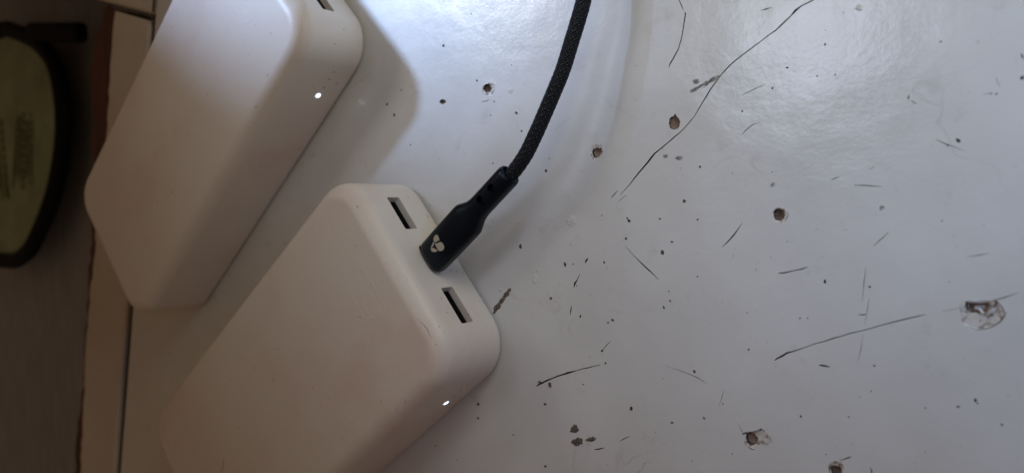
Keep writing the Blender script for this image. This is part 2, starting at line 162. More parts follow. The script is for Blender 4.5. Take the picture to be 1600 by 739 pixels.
M = {}
M['paint'] = paint_mat('white_gloss_paint', (0.67, 0.66, 0.645), (0.59, 0.575, 0.55), (0.52, 0.495, 0.46))
M['old_paint'] = paint_mat('cream_edge_paint', (0.62, 0.57, 0.50), (0.55, 0.49, 0.42), (0.48, 0.41, 0.34), 0.5, 0.3)

def wood_mat(name, c1, c2, rough=0.85):
    m, nt, b = new_mat(name)
    tc = nt.nodes.new('ShaderNodeTexCoord'); mp = nt.nodes.new('ShaderNodeMapping')
    mp.inputs['Scale'].default_value = (260, 30, 260)
    n = nt.nodes.new('ShaderNodeTexNoise'); n.inputs['Scale'].default_value = 1.0; n.inputs['Detail'].default_value = 6
    nt.links.new(tc.outputs['Object'], mp.inputs['Vector']); nt.links.new(mp.outputs['Vector'], n.inputs['Vector'])
    r = ramp(nt, n.outputs['Fac'], [(0.3, c1), (0.7, c2)])
    nt.links.new(r.outputs['Color'], b.inputs['Base Color'])
    b.inputs['Roughness'].default_value = rough
    bump(nt, b, [(n.outputs['Fac'], 0.6, 0.5)])
    return m
M['bare_wood'] = wood_mat('bare_brown_wood', (0.050, 0.016, 0.010), (0.120, 0.040, 0.025))
M['hole_wood'] = wood_mat('exposed_chipboard', (0.12, 0.075, 0.05), (0.30, 0.21, 0.15))
M['shelf'] = wood_mat('dull_grey_brown_board', (0.25, 0.25, 0.27), (0.33, 0.33, 0.36), 0.75)

def plain(name, col, rough=0.6, var=0.15, scale=400, metallic=0.0, bmp=0.0, coat=0.0, spec=0.5):
    m, nt, b = new_mat(name)
    n = add_noise(nt, scale, 4)
    lo = tuple(c * (1 - var) for c in col); hi = tuple(min(1, c * (1 + var)) for c in col)
    r = ramp(nt, n.outputs['Fac'], [(0.3, lo), (0.7, hi)])
    nt.links.new(r.outputs['Color'], b.inputs['Base Color'])
    b.inputs['Roughness'].default_value = rough; b.inputs['Metallic'].default_value = metallic
    b.inputs['Coat Weight'].default_value = coat
    b.inputs['Specular IOR Level'].default_value = spec
    if bmp: bump(nt, b, [(n.outputs['Fac'], bmp, 0.2)])
    return m
def patchy(name, c1, c2, lo, hi, scale, alpha=None, rough=0.8):
    """two worn tones in torn patches; alpha lets the paint show through a thin stain"""
    m, nt, b = new_mat(name)
    n = add_noise(nt, scale, 5, 0.7)
    r = ramp(nt, n.outputs['Fac'], [(lo, c1), (hi, c2)])
    nt.links.new(r.outputs['Color'], b.inputs['Base Color'])
    b.inputs['Roughness'].default_value = rough
    if alpha:
        n2 = add_noise(nt, scale * 1.4, 4, 0.7)
        r2 = ramp(nt, n2.outputs['Fac'], [(alpha[0], (0, 0, 0)), (alpha[1], (1, 1, 1))])
        nt.links.new(r2.outputs['Color'], b.inputs['Alpha'])
    bump(nt, b, [(n.outputs['Fac'], 0.8, 0.2)])
    return m
M['dirt'] = plain('dark_dirt', (0.034, 0.026, 0.021), 0.9, 0.6, 900, spec=0.1)
M['speck'] = plain('brown_specks', (0.075, 0.055, 0.042), 0.9, 0.8, 160)
M['grime'] = patchy('brown_grime', (0.05, 0.035, 0.025), (0.22, 0.165, 0.12), 0.40, 0.62, 1300, (0.32, 0.46))
M['grey_grime'] = patchy('grey_grime', (0.16, 0.145, 0.13), (0.36, 0.34, 0.31), 0.40, 0.62, 1300, (0.38, 0.54))
M['scuff'] = patchy('brown_scuff', (0.34, 0.25, 0.19), (0.54, 0.45, 0.38), 0.40, 0.62, 1300, (0.36, 0.60))
M['primer'] = patchy('chipped_primer', (0.20, 0.14, 0.10), (0.60, 0.56, 0.51), 0.40, 0.50, 700, None, 0.5)
M['filler'] = plain('pale_filler', (0.60, 0.575, 0.54), 0.6, 0.12, 800, bmp=0.7)
M['black_plastic'] = plain('black_port_plastic', (0.006, 0.006, 0.007), 0.5, 0.2)
M['port_shell'] = plain('dark_port_metal', (0.03, 0.03, 0.032), 0.45, 0.2, metallic=0.6)
M['plug'] = plain('matte_black_aluminium', (0.0026, 0.0040, 0.0085), 0.30, 0.2, 3000, bmp=0.05, spec=0.26)
M['plug'].node_tree.nodes['Principled BSDF'].inputs['Specular Tint'].default_value = (0.62, 0.82, 1.0, 1)  # blue window sheen put into the base colour and this tint
M['cord'] = plain('black_nylon_yarn', (0.0035, 0.0048, 0.008), 0.40, 0.35, 4000, bmp=0.2, spec=0.3)
M['cord_core'] = plain('black_cord_core', (0.004, 0.004, 0.005), 0.8)
M['emblem'] = plain('pale_printed_emblem', (0.42, 0.38, 0.30), 0.4, 0.05)
M['rim'] = plain('black_rubber_rim', (0.004, 0.004, 0.006), 0.7, 0.2, spec=0.15)
M['olive'] = plain('olive_green_plastic', (0.22, 0.26, 0.145), 0.5, 0.25, 40)
M['print'] = plain('dark_olive_print', (0.085, 0.09, 0.035), 0.7, 0.2)

# white power bank plastic: faint pink stains, freckles of grime
def bank_mat():
    m, nt, b = new_mat('warm_white_plastic')
    big = add_noise(nt, 26, 5, 0.6); fr = add_noise(nt, 480, 2, 0.5); fine = add_noise(nt, 1500, 3)
    # each body wears its own stains
    oi = nt.nodes.new('ShaderNodeObjectInfo')
    for nn in (big, fr):
        ad = nt.nodes.new('ShaderNodeVectorMath'); ad.operation = 'ADD'
        src = nn.inputs['Vector'].links[0].from_socket
        nt.links.new(src, ad.inputs[0]); nt.links.new(oi.outputs['Location'], ad.inputs[1])
        nt.links.new(ad.outputs[0], nn.inputs['Vector'])
    r1 = ramp(nt, big.outputs['Fac'], [(0.36, (0.73, 0.668, 0.592)), (0.52, (0.725, 0.645, 0.565)), (0.68, (0.69, 0.565, 0.495))])
    r3 = ramp(nt, fr.outputs['Fac'], [(0.70, (0, 0, 0)), (0.76, (0.6, 0.6, 0.6))])
    c = mix(nt, r3.outputs['Color'], r1.outputs['Color'], (0.34, 0.25, 0.19))
    nt.links.new(c, b.inputs['Base Color'])
    b.inputs['Roughness'].default_value = 0.44
    b.inputs['Specular IOR Level'].default_value = 0.5
    bump(nt, b, [(fine.outputs['Fac'], 0.35, 0.10)])
    return m
M['bank'] = bank_mat()

def emit_mat(name, col, strength):
    m, nt, b = new_mat(name)
    b.inputs['Base Color'].default_value = (0.9, 0.95, 1, 1)
    b.inputs['Emission Color'].default_value = col
    b.inputs['Emission Strength'].default_value = strength
    return m
M['led'] = emit_mat('lit_indicator', (0.92, 0.97, 1, 1), 3.0)
M['led_lens'] = emit_mat('lit_indicator_lens', (0.45, 0.62, 1, 1), 0.35)

# ------------------------------------------------------------------ object helpers
def link_mesh(name, me, mats, parent=None, smooth=None):
    o = bpy.data.objects.new(name, me); COL.objects.link(o)
    for m in (mats if isinstance(mats, (list, tuple)) else [mats]): me.materials.append(m)
    if smooth is not None:
        for p in me.polygons: p.use_smooth = True
        me.set_sharp_from_angle(angle=R(smooth))
    if parent is not None: o.parent = parent
    return o

def pydata(name, verts, faces, mats, parent=None, smooth=None, idx=None):
    me = bpy.data.meshes.new(name)
    me.from_pydata([(x * MM, y * MM, z * MM) for x, y, z in verts], [], faces)
    bm = bmesh.new(); bm.from_mesh(me)
    bmesh.ops.recalc_face_normals(bm, faces=bm.faces[:]) if idx is None else None
    bm.to_mesh(me); bm.free()
    o = link_mesh(name, me, mats, parent, smooth)
    if idx:
        for p, i in zip(me.polygons, idx): p.material_index = i
    return o

def thing(name, label, cat, loc=(0, 0, 0), rz=0.0, group=None):
    o = bpy.data.objects.new(name, None); COL.objects.link(o)
    o.empty_display_size = 0.01
    o.location = Vector(loc) * MM; o.rotation_euler = (0, 0, rz)
    o['label'] = label; o['category'] = cat
    if group: o['group'] = group
    return o

def area2(p): return sum(p[i][0] * p[(i + 1) % len(p)][1] - p[(i + 1) % len(p)][0] * p[i][1] for i in range(len(p)))
def ccw(p): return list(p) if area2(p) > 0 else list(p)[::-1]
def centre(p): return (sum(q[0] for q in p) / len(p), sum(q[1] for q in p) / len(p))
def shrink(p, f, j=0.0):
    c = centre(p)
    return [(c[0] + (x - c[0]) * f * (1 + rnd.uniform(-j, j)), c[1] + (y - c[1]) * f * (1 + rnd.uniform(-j, j))) for x, y in p]
def refine(p, n=2, j=0.04):
    """split the sides of a torn outline so that it is not a clean polygon"""
    c = centre(p); r = sum(math.hypot(x - c[0], y - c[1]) for x, y in p) / len(p)
    out = []
    for i in range(len(p)):
        a, b = p[i], p[(i + 1) % len(p)]
        for k in range(n):
            t = k / n; q = j * r if k else 0
            out.append((a[0] + (b[0] - a[0]) * t + rnd.uniform(-q, q), a[1] + (b[1] - a[1]) * t + rnd.uniform(-q, q)))
    return out

def interp(line, y):
    L = sorted(line, key=lambda q: q[1])
    if y <= L[0][1]: a, b = L[0], L[1]
    elif y >= L[-1][1]: a, b = L[-2], L[-1]
    else:
        for a, b in zip(L, L[1:]):
            if a[1] <= y <= b[1]: break
    return a[0] + (b[0] - a[0]) * (y - a[1]) / (b[1] - a[1])

# ------------------------------------------------------------------ table: top board, edge board, cross board, lower shelf
table = thing('table', 'old white painted table, cracked, chipped and pocked with nail holes, under the power banks', 'table')

crack_polys = []
for c in CRACKS:
    left, right = [], []
    for i, (x, y, w) in enumerate(c):
        a = c[max(0, i - 1)]; b = c[min(len(c) - 1, i + 1)]
        dx, dy = b[0] - a[0], b[1] - a[1]; l = math.hypot(dx, dy) or 1
        nx, ny = -dy / l * w * .36, dx / l * w * .36
        left.append((x + nx, y + ny)); right.append((x - nx, y - ny))
    crack_polys.append((left, right, c))

HOLES2 = [(ccw(refine(o, 3, .10)), ccw(refine(i, 3, .13)) if i else None) for o, i in HOLES]
CHIP2 = (ccw(refine(CHIP[0], 2, 0.02)), ccw(refine(CHIP[1], 2, 0.05)))

# the sheet with real openings for every crack and hole
outline = [(interp(SEAM, -320), -320), (230, -320), (230, 330), (interp(SEAM, 330), 330)]
inner = [ccw(l + r[::-1]) for l, r, c in crack_polys] + [o for o, i in HOLES2] + [CHIP2[0]]
# coarse support points keep the triangles well shaped
grid = [Vector((x, y)) for x in range(-300, 230, 30) for y in range(-300, 330, 30)]
vs2, fs2 = [], []
for poly in [outline] + inner:
    s = len(vs2); vs2 += [Vector(q) for q in poly]; fs2.append(list(range(s, s + len(poly))))
vs2 += grid
ov, oe, of, ovi, oei, ofi = delaunay_2d_cdt(vs2, [], fs2, 0, 1e-6, True)
tf = [f for f, src in zip(of, ofi) if list(src) == [0]]
tv = [(v.x, v.y, 0.0) for v in ov]
tf = [list(f) if area2([tv[i] for i in f]) > 0 else list(f)[::-1] for f in tf]
n0 = len(tv)
tv += [(x, y, z) for z in (-18.0,) for x, y in outline]
top_idx = [min(range(n0), key=lambda k: (tv[k][0] - x) ** 2 + (tv[k][1] - y) ** 2) for x, y in outline]
for i in range(4):
    j = (i + 1) % 4
    tf.append([top_idx[j], top_idx[i], n0 + i, n0 + j])
tf.append([n0 + 3, n0 + 2, n0 + 1, n0])
board = pydata('board', tv, tf, M['paint'], table, idx=[0] * len(tf))

for left, right, c in crack_polys:
    n = len(c)
    dep = [-(0.08 + 0.7 * w) for x, y, w in c]
    v = [(x, y, 0) for x, y in left] + [(x, y, dep[i]) for i, (x, y, w) in enumerate(c)] + [(x, y, 0) for x, y in right]
    f = []
    for i in range(n - 1):
        f += [[i, i + 1, n + i + 1, n + i], [n + i, n + i + 1, 2 * n + i + 1, 2 * n + i]]
    pydata('crack', v, [g[::-1] for g in f], M['dirt'], board, idx=[0] * len(f))

def crater(name, rings, mats, idxs, parent):
    """rings: list of (outline, z) with equal counts, from the surface inwards"""
    n = len(rings[0][0]); v = []; f = []; mi = []
    for p, z in rings:
        v += [(x, y, z + (rnd.uniform(-.12, .12) if z < -0.3 else 0)) for x, y in p]
    for k in range(len(rings) - 1):
        for i in range(n):
            j = (i + 1) % n
            f.append([k * n + i, k * n + j, (k + 1) * n + j, (k + 1) * n + i]); mi.append(idxs[k])
    c = centre(rings[-1][0]); v.append((c[0], c[1], rings[-1][1] - 0.15)); b = (len(rings) - 1) * n
    for i in range(n):
        f.append([b + i, b + (i + 1) % n, len(v) - 1]); mi.append(idxs[-1])
    return pydata(name, v, f, mats, parent, idx=mi)

def resample(p, n, ref):
    """n points round p, in step with the directions of ref from its centre"""
    c = centre(p); out = []
    for q in ref:
        a = math.atan2(q[1] - c[1], q[0] - c[0]); best = None
        d = (math.cos(a), math.sin(a))
        for i in range(len(p)):
            A, B = p[i], p[(i + 1) % len(p)]
            ex, ey = B[0] - A[0], B[1] - A[1]
            den = d[0] * ey - d[1] * ex
            if abs(den) < 1e-9: continue
            t = ((A[0] - c[0]) * ey - (A[1] - c[1]) * ex) / den
            u = ((A[0] - c[0]) * d[1] - (A[1] - c[1]) * d[0]) / den
            if t > 0 and -1e-6 <= u <= 1 + 1e-6 and (best is None or t < best): best = t
        best = best or 0.1
        out.append((c[0] + d[0] * best, c[1] + d[1] * best))
    return out

for o, i in HOLES2:
    if i:
        inn = resample(i, len(o), o)
        crater('nail_hole', [(o, 0), ([(a[0] * .3 + b[0] * .7, a[1] * .3 + b[1] * .7) for a, b in zip(o, inn)], -0.22), (inn, -0.34),
                             (shrink(inn, .85, .08), -0.8), (shrink(inn, .45, .2), -1.0)],
               [M['primer'], M['hole_wood'], M['dirt']], [0, 0, 2, 1, 1], board)
    else:
        crater('nail_hole', [(o, 0), (shrink(o, .93, .05), -0.35), (shrink(o, .80, .08), -0.6), (shrink(o, .4, .2), -0.7)],
               [M['hole_wood'], M['dirt']], [1, 0, 0, 0], board)
o, i = CHIP2
inn = resample(i, len(o), o)
inn = [(a[0] * .25 + b[0] * .75, a[1] * .25 + b[1] * .75) for a, b in zip(o, inn)]
crater('paint_chip', [(o, 0), (shrink(o, .95, .02), -0.25), (inn, -0.3), (shrink(inn, .8, .1), -0.8), (shrink(inn, .4, .2), -0.9)],
       [M['primer'], M['hole_wood'], M['dirt']], [0, 0, 0, 1, 0], board)
# torn flakes of paint standing up at the rim of the big chip
cx, cy = centre(i)
for (dx, dy, a, l, w) in ((-2.4, .2, 1.4, 2.3, .7), (2.6, -.6, .9, 2.4, .8), (-.2, 1.0, .1, 3.4, .5), (.8, -.7, 2.4, 1.6, .6)):
    u = Vector((math.cos(a), math.sin(a))); s = Vector((-u.y, u.x)); P0 = Vector((cx + dx, cy + dy))
    pts = [P0 - u * l / 2, P0 - u * l / 5 + s * w / 2, P0 + u * l / 2, P0 + u * l / 4 - s * w / 2]
    v = [(p.x, p.y, -0.35) for p in pts] + [(p.x, p.y, 0.12 + .2 * k % .3) for k, p in enumerate(pts)]
    pydata('paint_flake', v, [[3, 2, 1, 0], [4, 5, 6, 7]] + [[k, (k + 1) % 4, 4 + (k + 1) % 4, 4 + k] for k in range(4)], M['filler'], board)

def blob(name, p, h, mat, parent):
    p = ccw(refine(p, 3, 0.16)); n = len(p)
    rings = [(p, 0.0), (shrink(p, .8, .08), h * .7), (shrink(p, .4, .2), h)]
    v = [(x, y, z + (rnd.uniform(-.3, .3) * h if z else 0)) for q, z in rings for x, y in q]
    f = [[k * n + i, k * n + (i + 1) % n, (k + 1) * n + (i + 1) % n, (k + 1) * n + i] for k in (0, 1) for i in range(n)]
    c = centre(p); v.append((c[0], c[1], h)); f += [[2 * n + i, 2 * n + (i + 1) % n, len(v) - 1] for i in range(n)]
    return pydata(name, v, f, mat, parent, smooth=60)
for p in FILLER: blob('filler_patch', p, 0.10, M['filler'], board)
for k, p in enumerate(DIRT): blob('dirt_mark', p, 0.10, M['grey_grime'] if k in (5, 6, 8, 9, 10, 11) else M['grime'], board)

v, f = [], []
for x, y, r in SPECKS:
    b = len(v); n = 7
    ex, ea = rnd.uniform(.7, 1.3), rnd.uniform(0, 3)
    for ring, z in ((1.0, 0.0), (0.6, r * .25)):
        for k in range(n):
            a = 2 * math.pi * k / n; q = r * ring * rnd.uniform(.75, 1.2)
            px, py = q * ex * math.cos(a), q / ex * math.sin(a)
            v.append((x + px * math.cos(ea) - py * math.sin(ea), y + px * math.sin(ea) + py * math.cos(ea), z))
    v.append((x, y, r * .3))
    for k in range(n):
        j = (k + 1) % n
        f += [[b + k, b + j, b + n + j, b + n + k], [b + n + k, b + n + j, b + 2 * n]]
o = pydata('dirt_specks', v, f, M['speck'], board); o['kind'] = 'stuff'

# edge board along the left of the table, its outer edge worn to bare wood
ys = [-320 + k * 4.0 for k in range(int((102 + 320) / 4) + 1)]
jit = {y: (rnd.uniform(-.8, .8), rnd.uniform(-1.6, 1.6)) for y in ys}
def cross_y(x): return CROSS[0][1] + (CROSS[-1][1] - CROSS[0][1]) * (x - CROSS[0][0]) / (CROSS[-1][0] - CROSS[0][0])
v, f = [], []
for y in ys:
    xr = interp(SEAM, y) - 4.8; xl = interp(STRIP_LEFT, y) + jit[y][0]
    yr, yl = min(y, cross_y(xr) - 3), min(y, cross_y(xl) - 3)
    v += [(xr, yr, -18), (xr, yr, -.8), (xr - .9, yr, 0), (xl, yl, -.2), (xl, yl, -18)]
for k in range(len(ys) - 1):
    for q in range(4):
        f.append([k * 5 + q, k * 5 + q + 1, (k + 1) * 5 + q + 1, (k + 1) * 5 + q])
    f.append([k * 5 + 4, k * 5, (k + 1) * 5, (k + 1) * 5 + 4])
edge = pydata('edge_board', v, f, M['old_paint'], table, smooth=40)
v, f = [], []
for y in ys:
    xl = interp(STRIP_LEFT, y) + jit[y][0] - .02; xo = min(interp(BARE_LEFT, y) + jit[y][1], xl - 3)
    yl = min(y, cross_y(xl) - 3); yo = min(y, cross_y(xo) - 3)
    v += [(xl, yl, -.9), (xo * .6 + xl * .4, yo, -2.0), (xo, yo, -3.2), (xo + 1.5, yo, -17.6), (xl, yl, -17.6)]
for k in range(len(ys) - 1):
    for q in range(4):
        f.append([k * 5 + q, k * 5 + q + 1, (k + 1) * 5 + q + 1, (k + 1) * 5 + q])
pydata('bare_edge', v, f, M['bare_wood'], edge, smooth=40)
# dark tongue at the bottom of the gap between the two boards
def slab(name, pts, z0, z1, mat, parent):
    p = ccw(pts); n = len(p)
    v = [(x, y, z0) for x, y in p] + [(x, y, z1) for x, y in p]
    f = [list(range(n))[::-1], list(range(n, 2 * n))] + [[k, (k + 1) % n, n + (k + 1) % n, n + k] for k in range(n)]
    return pydata(name, v, f, mat, parent)
sx = lambda y, d: (interp(SEAM, y) + d, y)
slab('gap_tongue', [sx(-318, -4.7), sx(-318, -.1), sx(95, -.1), sx(95, -4.7)], -14, -1.6, M['dirt'], table)

# board crossing at the corner: pale top, bare brown front edge
A, B = (-860, cross_y(-860)), (interp(SEAM, 80) - 2.2, cross_y(interp(SEAM, 80) - 2.2))
v = [(A[0], A[1], -18), (B[0], B[1], -18), (-250 - 34, 330, -18), (A[0], 330, -18)]
v += [(x, y, -.6 if k < 2 else 0) for k, (x, y, z) in enumerate(v[:2])] + [(x, y, 0) for x, y, z in v[2:4]]
v += [(A[0], A[1] + 1.2, 0.1), (B[0] - .3, B[1] + 1.2, 0.1)]
f = [[3, 2, 1, 0], [1, 2, 6, 5], [2, 3, 7, 6], [3, 0, 4, 7], [4, 5, 9, 8], [8, 9, 6, 7]]
cross = pydata('cross_board', v, f, M['old_paint'], table)
v = [(A[0], A[1] - .4, -17.8), (B[0], B[1] - .4, -17.8), (B[0], B[1] - .4, -.9), (A[0], A[1] - .4, -.9),
     (A[0], A[1] + 2, -17.8), (B[0] - .2, B[1] + 2, -17.8), (B[0] - .2, B[1] + 2, -.9), (A[0], A[1] + 2, -.9)]
pydata('bare_edge', v, [[0, 1, 2, 3], [4, 7, 6, 5], [0, 4, 5, 1], [3, 2, 6, 7], [0, 3, 7, 4], [1, 5, 6, 2]], M['bare_wood'], cross)
slab('lower_shelf', [(-900, -420), (-300, -420), (-300, 420), (-900, 420)], -80, -62, M['shelf'], table)

# ------------------------------------------------------------------ power banks
W, L, T = 70.0, 148.0, 27.0
RC = 12.5
def rr_ring(hw, u0, u1, r, z, seg=12):
    """rounded rectangle: u from u0 to u1 (length), v from -hw to hw"""
    out = []
    for (cu, cv, a0) in ((u1 - r, hw - r, 0), (u0 + r, hw - r, 90), (u0 + r, -hw + r, 180), (u1 - r, -hw + r, 270)):
        for k in range(seg + 1):
            a = R(a0 + 90 * k / seg)
            out.append((cu + r * math.cos(a), cv + r * math.sin(a), z))
    return out

def boxmesh(name, c, s):
    v = [(c[0] + sx_ * s[0] / 2, c[1] + sy_ * s[1] / 2, c[2] + sz_ * s[2] / 2) for sz_ in (-1, 1) for sx_, sy_ in ((-1, -1), (1, -1), (1, 1), (-1, 1))]
    f = [[3, 2, 1, 0], [4, 5, 6, 7], [0, 1, 5, 4], [1, 2, 6, 5], [2, 3, 7, 6], [3, 0, 4, 7]]
    return pydata(name, v, f, [])

def prism_u(name, prof, u0, u1):
    """closed profile in (v, z), swept along u"""
    n = len(prof)
    v = [(u0, a, b) for a, b in prof] + [(u1, a, b) for a, b in prof]
    f = [list(range(n))[::-1], list(range(n, 2 * n))] + [[k, (k + 1) % n, n + (k + 1) % n, n + k] for k in range(n)]
    return pydata(name, v, f, [])

def rrect2(cy, cz, w, h, r, seg=5):
    out = []
    for (a, b, a0) in ((w / 2 - r, h / 2 - r, 0), (-w / 2 + r, h / 2 - r, 90), (-w / 2 + r, -h / 2 + r, 180), (w / 2 - r, -h / 2 + r, 270)):
        for k in range(seg + 1):
            t = R(a0 + 90 * k / seg); out.append((cy + a + r * math.cos(t), cz + b + r * math.sin(t)))
    return out

def cut(obj, cutters, smooth):
    for c in cutters: c.parent = obj.parent
    for c in cutters:
        m = obj.modifiers.new('cut', 'BOOLEAN'); m.operation = 'DIFFERENCE'; m.object = c; m.solver = 'EXACT'
    dg = bpy.context.evaluated_depsgraph_get()
    me = bpy.data.meshes.new_from_object(obj.evaluated_get(dg))
    obj.modifiers.clear(); old = obj.data; obj.data = me
    for c in cutters: bpy.data.objects.remove(c)
    for p in me.polygons: p.use_smooth = True
    me.set_sharp_from_angle(angle=R(smooth))

FT, FB = 5.2, 2.4      # top and bottom edge rounding
prof = []
for k in range(8):
    a = R(90 * k / 7); prof.append((FB * (1 - math.sin(a)), FB * (1 - math.cos(a))))
prof = [(i, z) for i, z in prof]
prof.append((0.0, FB + .6)); prof.append((0.0, T - FT - .6))
for k in range(15):
    a = R(90 * k / 14); prof.append((FT * (1 - math.cos(a)), T - FT + FT * math.sin(a)))
prof.append((FT + 1.0, T))
def ring_of(i, z): return rr_ring(W / 2 - i, -L + i, -i, max(RC - i, 2.5), z)
v, f = [], []
rings = [ring_of(i, z) for i, z in prof]; n = len(rings[0])
for r_ in rings: v += r_
for k in range(len(rings) - 1):
    for i in range(n):
        j = (i + 1) % n
        f.append([k * n + i, k * n + j, (k + 1) * n + j, (k + 1) * n + i])
f.append(list(range(n))[::-1]); f.append(list(range((len(rings) - 1) * n, len(rings) * n)))

def loop_tube(pts, rad, zscale=1.0, seg=6):
    """thin raised ridge along a closed loop lying on the top face (z = T)"""
    v, f = [], []; n = len(pts)
    for i in range(n):
        a = Vector(pts[i - 1]); b = Vector(pts[(i + 1) % n]); d = (b - a).normalized(); s = Vector((-d.y, d.x))
        for k in range(seg):
            t = math.pi * k / (seg - 1); q = Vector(pts[i]) + s * rad * math.cos(t)
            v.append((q.x, q.y, T - .02 + rad * zscale * math.sin(t)))
    for i in range(n):
        j = (i + 1) % n
        for k in range(seg - 1): f.append([i * seg + k, i * seg + k + 1, j * seg + k + 1, j * seg + k])
    return v, f

bank = thing('power_bank', 'white power bank in front with the black cable plugged into it', 'power bank',
             (BANKS[0][0], BANKS[0][1], 0), BANKS[0][2], 'white power banks on the table')
# local frame: x along the body (port end at 0), y across; the lamp side is at -y
fl = [(x, -y, z) for x, y, z in v]
shell = pydata('shell', fl, f, M['bank'], bank, smooth=60)
PORT = 16.8
zc = T / 2 - .3
cuts = []
for s in (-1, 1):
    cuts.append(prism_u('c', rrect2(s * PORT, zc, 12.2, 5.0, .5, 3), -9, 2))
cuts.append(prism_u('c', rrect2(0, zc, 9.3, 3.5, 1.7, 6), -7, 2))
cut(shell, cuts, 40)
for s in (-1, 1):
    # port liner: dark shell open to the front, black tongue
    oz, iz = rrect2(s * PORT, zc, 12.1, 4.9, .5, 3), rrect2(s * PORT, zc, 11.5, 4.3, .4, 3)
    n_ = len(oz); vv = []; ff = []
    for pr, u in ((oz, -2.1), (iz, -2.1), (iz, -8.7)): vv += [(u, a, b) for a, b in pr]
    for k in range(2):
        for i in range(n_):
            j = (i + 1) % n_; ff.append([k * n_ + i, k * n_ + j, (k + 1) * n_ + j, (k + 1) * n_ + i])
    ff.append(list(range(2 * n_, 3 * n_)))
    port = pydata('usb_port', vv, ff, M['port_shell'], bank)
    tg = pydata('port_tongue', [(u, s * PORT + a, zc + b) for u in (-8.6, -2.9) for a, b in ((-5, .2), (5, .2), (5, 1.9), (-5, 1.9))],
                [[3, 2, 1, 0], [4, 5, 6, 7], [0, 1, 5, 4], [1, 2, 6, 5], [2, 3, 7, 6], [3, 0, 4, 7]], M['black_plastic'], port)
oz, iz = rrect2(0, zc, 9.25, 3.45, 1.68, 6), rrect2(0, zc, 8.8, 3.1, 1.5, 6)
n_ = len(oz); vv = []; ff = []
for pr, u in ((oz, -1.0), (iz, -1.0), (iz, -6.8)): vv += [(u, a, b) for a, b in pr]
for k in range(2):
    for i in range(n_):
        j = (i + 1) % n_; ff.append([k * n_ + i, k * n_ + j, (k + 1) * n_ + j, (k + 1) * n_ + i])
ff.append(list(range(2 * n_, 3 * n_)))
pydata('charging_port', vv, ff, M['port_shell'], bank)

def disc_side(name, u, z, r, mat, h):
    vv, ff = [], []; m = 14
    for q, d in ((r, -.02), (r * .92, h), (r * .5, h * 1.3)):
        vv += [(u + q * math.cos(2 * math.pi * k / m), -W / 2 - d, z + q * math.sin(2 * math.pi * k / m)) for k in range(m)]
    for k in (0, 1):
        for i in range(m): ff.append([k * m + i, k * m + (i + 1) % m, (k + 1) * m + (i + 1) % m, (k + 1) * m + i])
    ff.append(list(range(2 * m, 3 * m)))
    return pydata(name, vv, ff, mat, bank)
lens = disc_side('status_light', -24.9, 9.7, 1.25, M['led_lens'], .04)
led = disc_side('light_core', -24.9, 9.7, .85, M['led'], .10); led.parent = lens
for u in (-21.4, -17.8, -14.5): disc_side('indicator_dot', u, 9.3, .30, M['grime'], .03)

def stadium(u0, u1, v0, v1, seg=10):
    r = (u1 - u0) / 2
    out = []
    for cv, a0 in ((v1 - r, 0), (v0 + r, 180)):
        for k in range(seg + 1):
            a = R(a0 + 180 * k / seg); out.append(((u0 + u1) / 2 + r * math.cos(a), cv + r * math.sin(a)))
    return out
for (u0, u1, v0, v1) in ((-20.6, -11.4, -9.0, 10.6), (-18.2, -13.6, -.6, 8.2)):
    vv, ff = loop_tube([(u, -q) for u, q in stadium(u0, u1, v0, v1)], .16, .34)
    pydata('embossed_ring', vv, ff, M['bank'], bank, smooth=80)

# the second bank is a copy, part by part
bank2 = bank.copy(); COL.objects.link(bank2)
bank2.location = Vector((BANKS[1][0], BANKS[1][1], 0)) * MM; bank2.rotation_euler = (0, 0, BANKS[1][2])
bank2['label'] = 'white power bank behind with nothing plugged in, beside the dark gap of the edge board'
for ch in list(bank.children):
    c = ch.copy(); COL.objects.link(c); c.parent = bank2
    for g in ch.children:
        d_ = g.copy(); COL.objects.link(d_); d_.parent = c

# scuffs and a speck on the front bank only
def scuff(pts, w):
    vv, ff = [], []
    for i, (u, q) in enumerate(pts):
        a = Vector(pts[max(0, i - 1)]); b = Vector(pts[min(len(pts) - 1, i + 1)]); d_ = (b - a).normalized()
        k = w * (.35 + .65 * math.sin(math.pi * (i + .5) / len(pts))) * rnd.uniform(.6, 1.2)
        for sgn in (-1, 1):
            uu = u - d_.y * k * sgn; c_ = max(0.0, 1 - max(0, -uu) / FT)
            vv.append((uu, -(q + d_.x * k * sgn), T - FT + FT * math.sqrt(1 - min(1, c_) ** 2) + .03))
    for i in range(len(pts) - 1): ff.append([2 * i, 2 * i + 2, 2 * i + 3, 2 * i + 1])
    pydata('scuff_mark', vv, ff, M['scuff'], bank)
scuff([(-3.5, 17.0), (-3.3, 18.4), (-2.9, 19.8), (-2.7, 21.2), (-2.8, 22.6), (-3.0, 23.8)], .11)
scuff([(-68.9, -4.5), (-68.7, -4.2), (-68.5, -3.9)], .28)
scuff([(-110.6, 1.2), (-111.4, 2.4), (-113.2, 3.6), (-115.5, 4.4)], .25)

# ------------------------------------------------------------------ charging cable
cable = thing('charging_cable', 'black braided charging cable with its plug pushed into the front power bank', 'cable')
bx, by, bt = BANKS[0]
ca, sa = math.cos(bt), math.sin(bt)
def bw(u, q, z): return (bx + u * ca + q * sa, by + u * sa - q * ca, z)
PV, PZ = 1.1, zc + .3
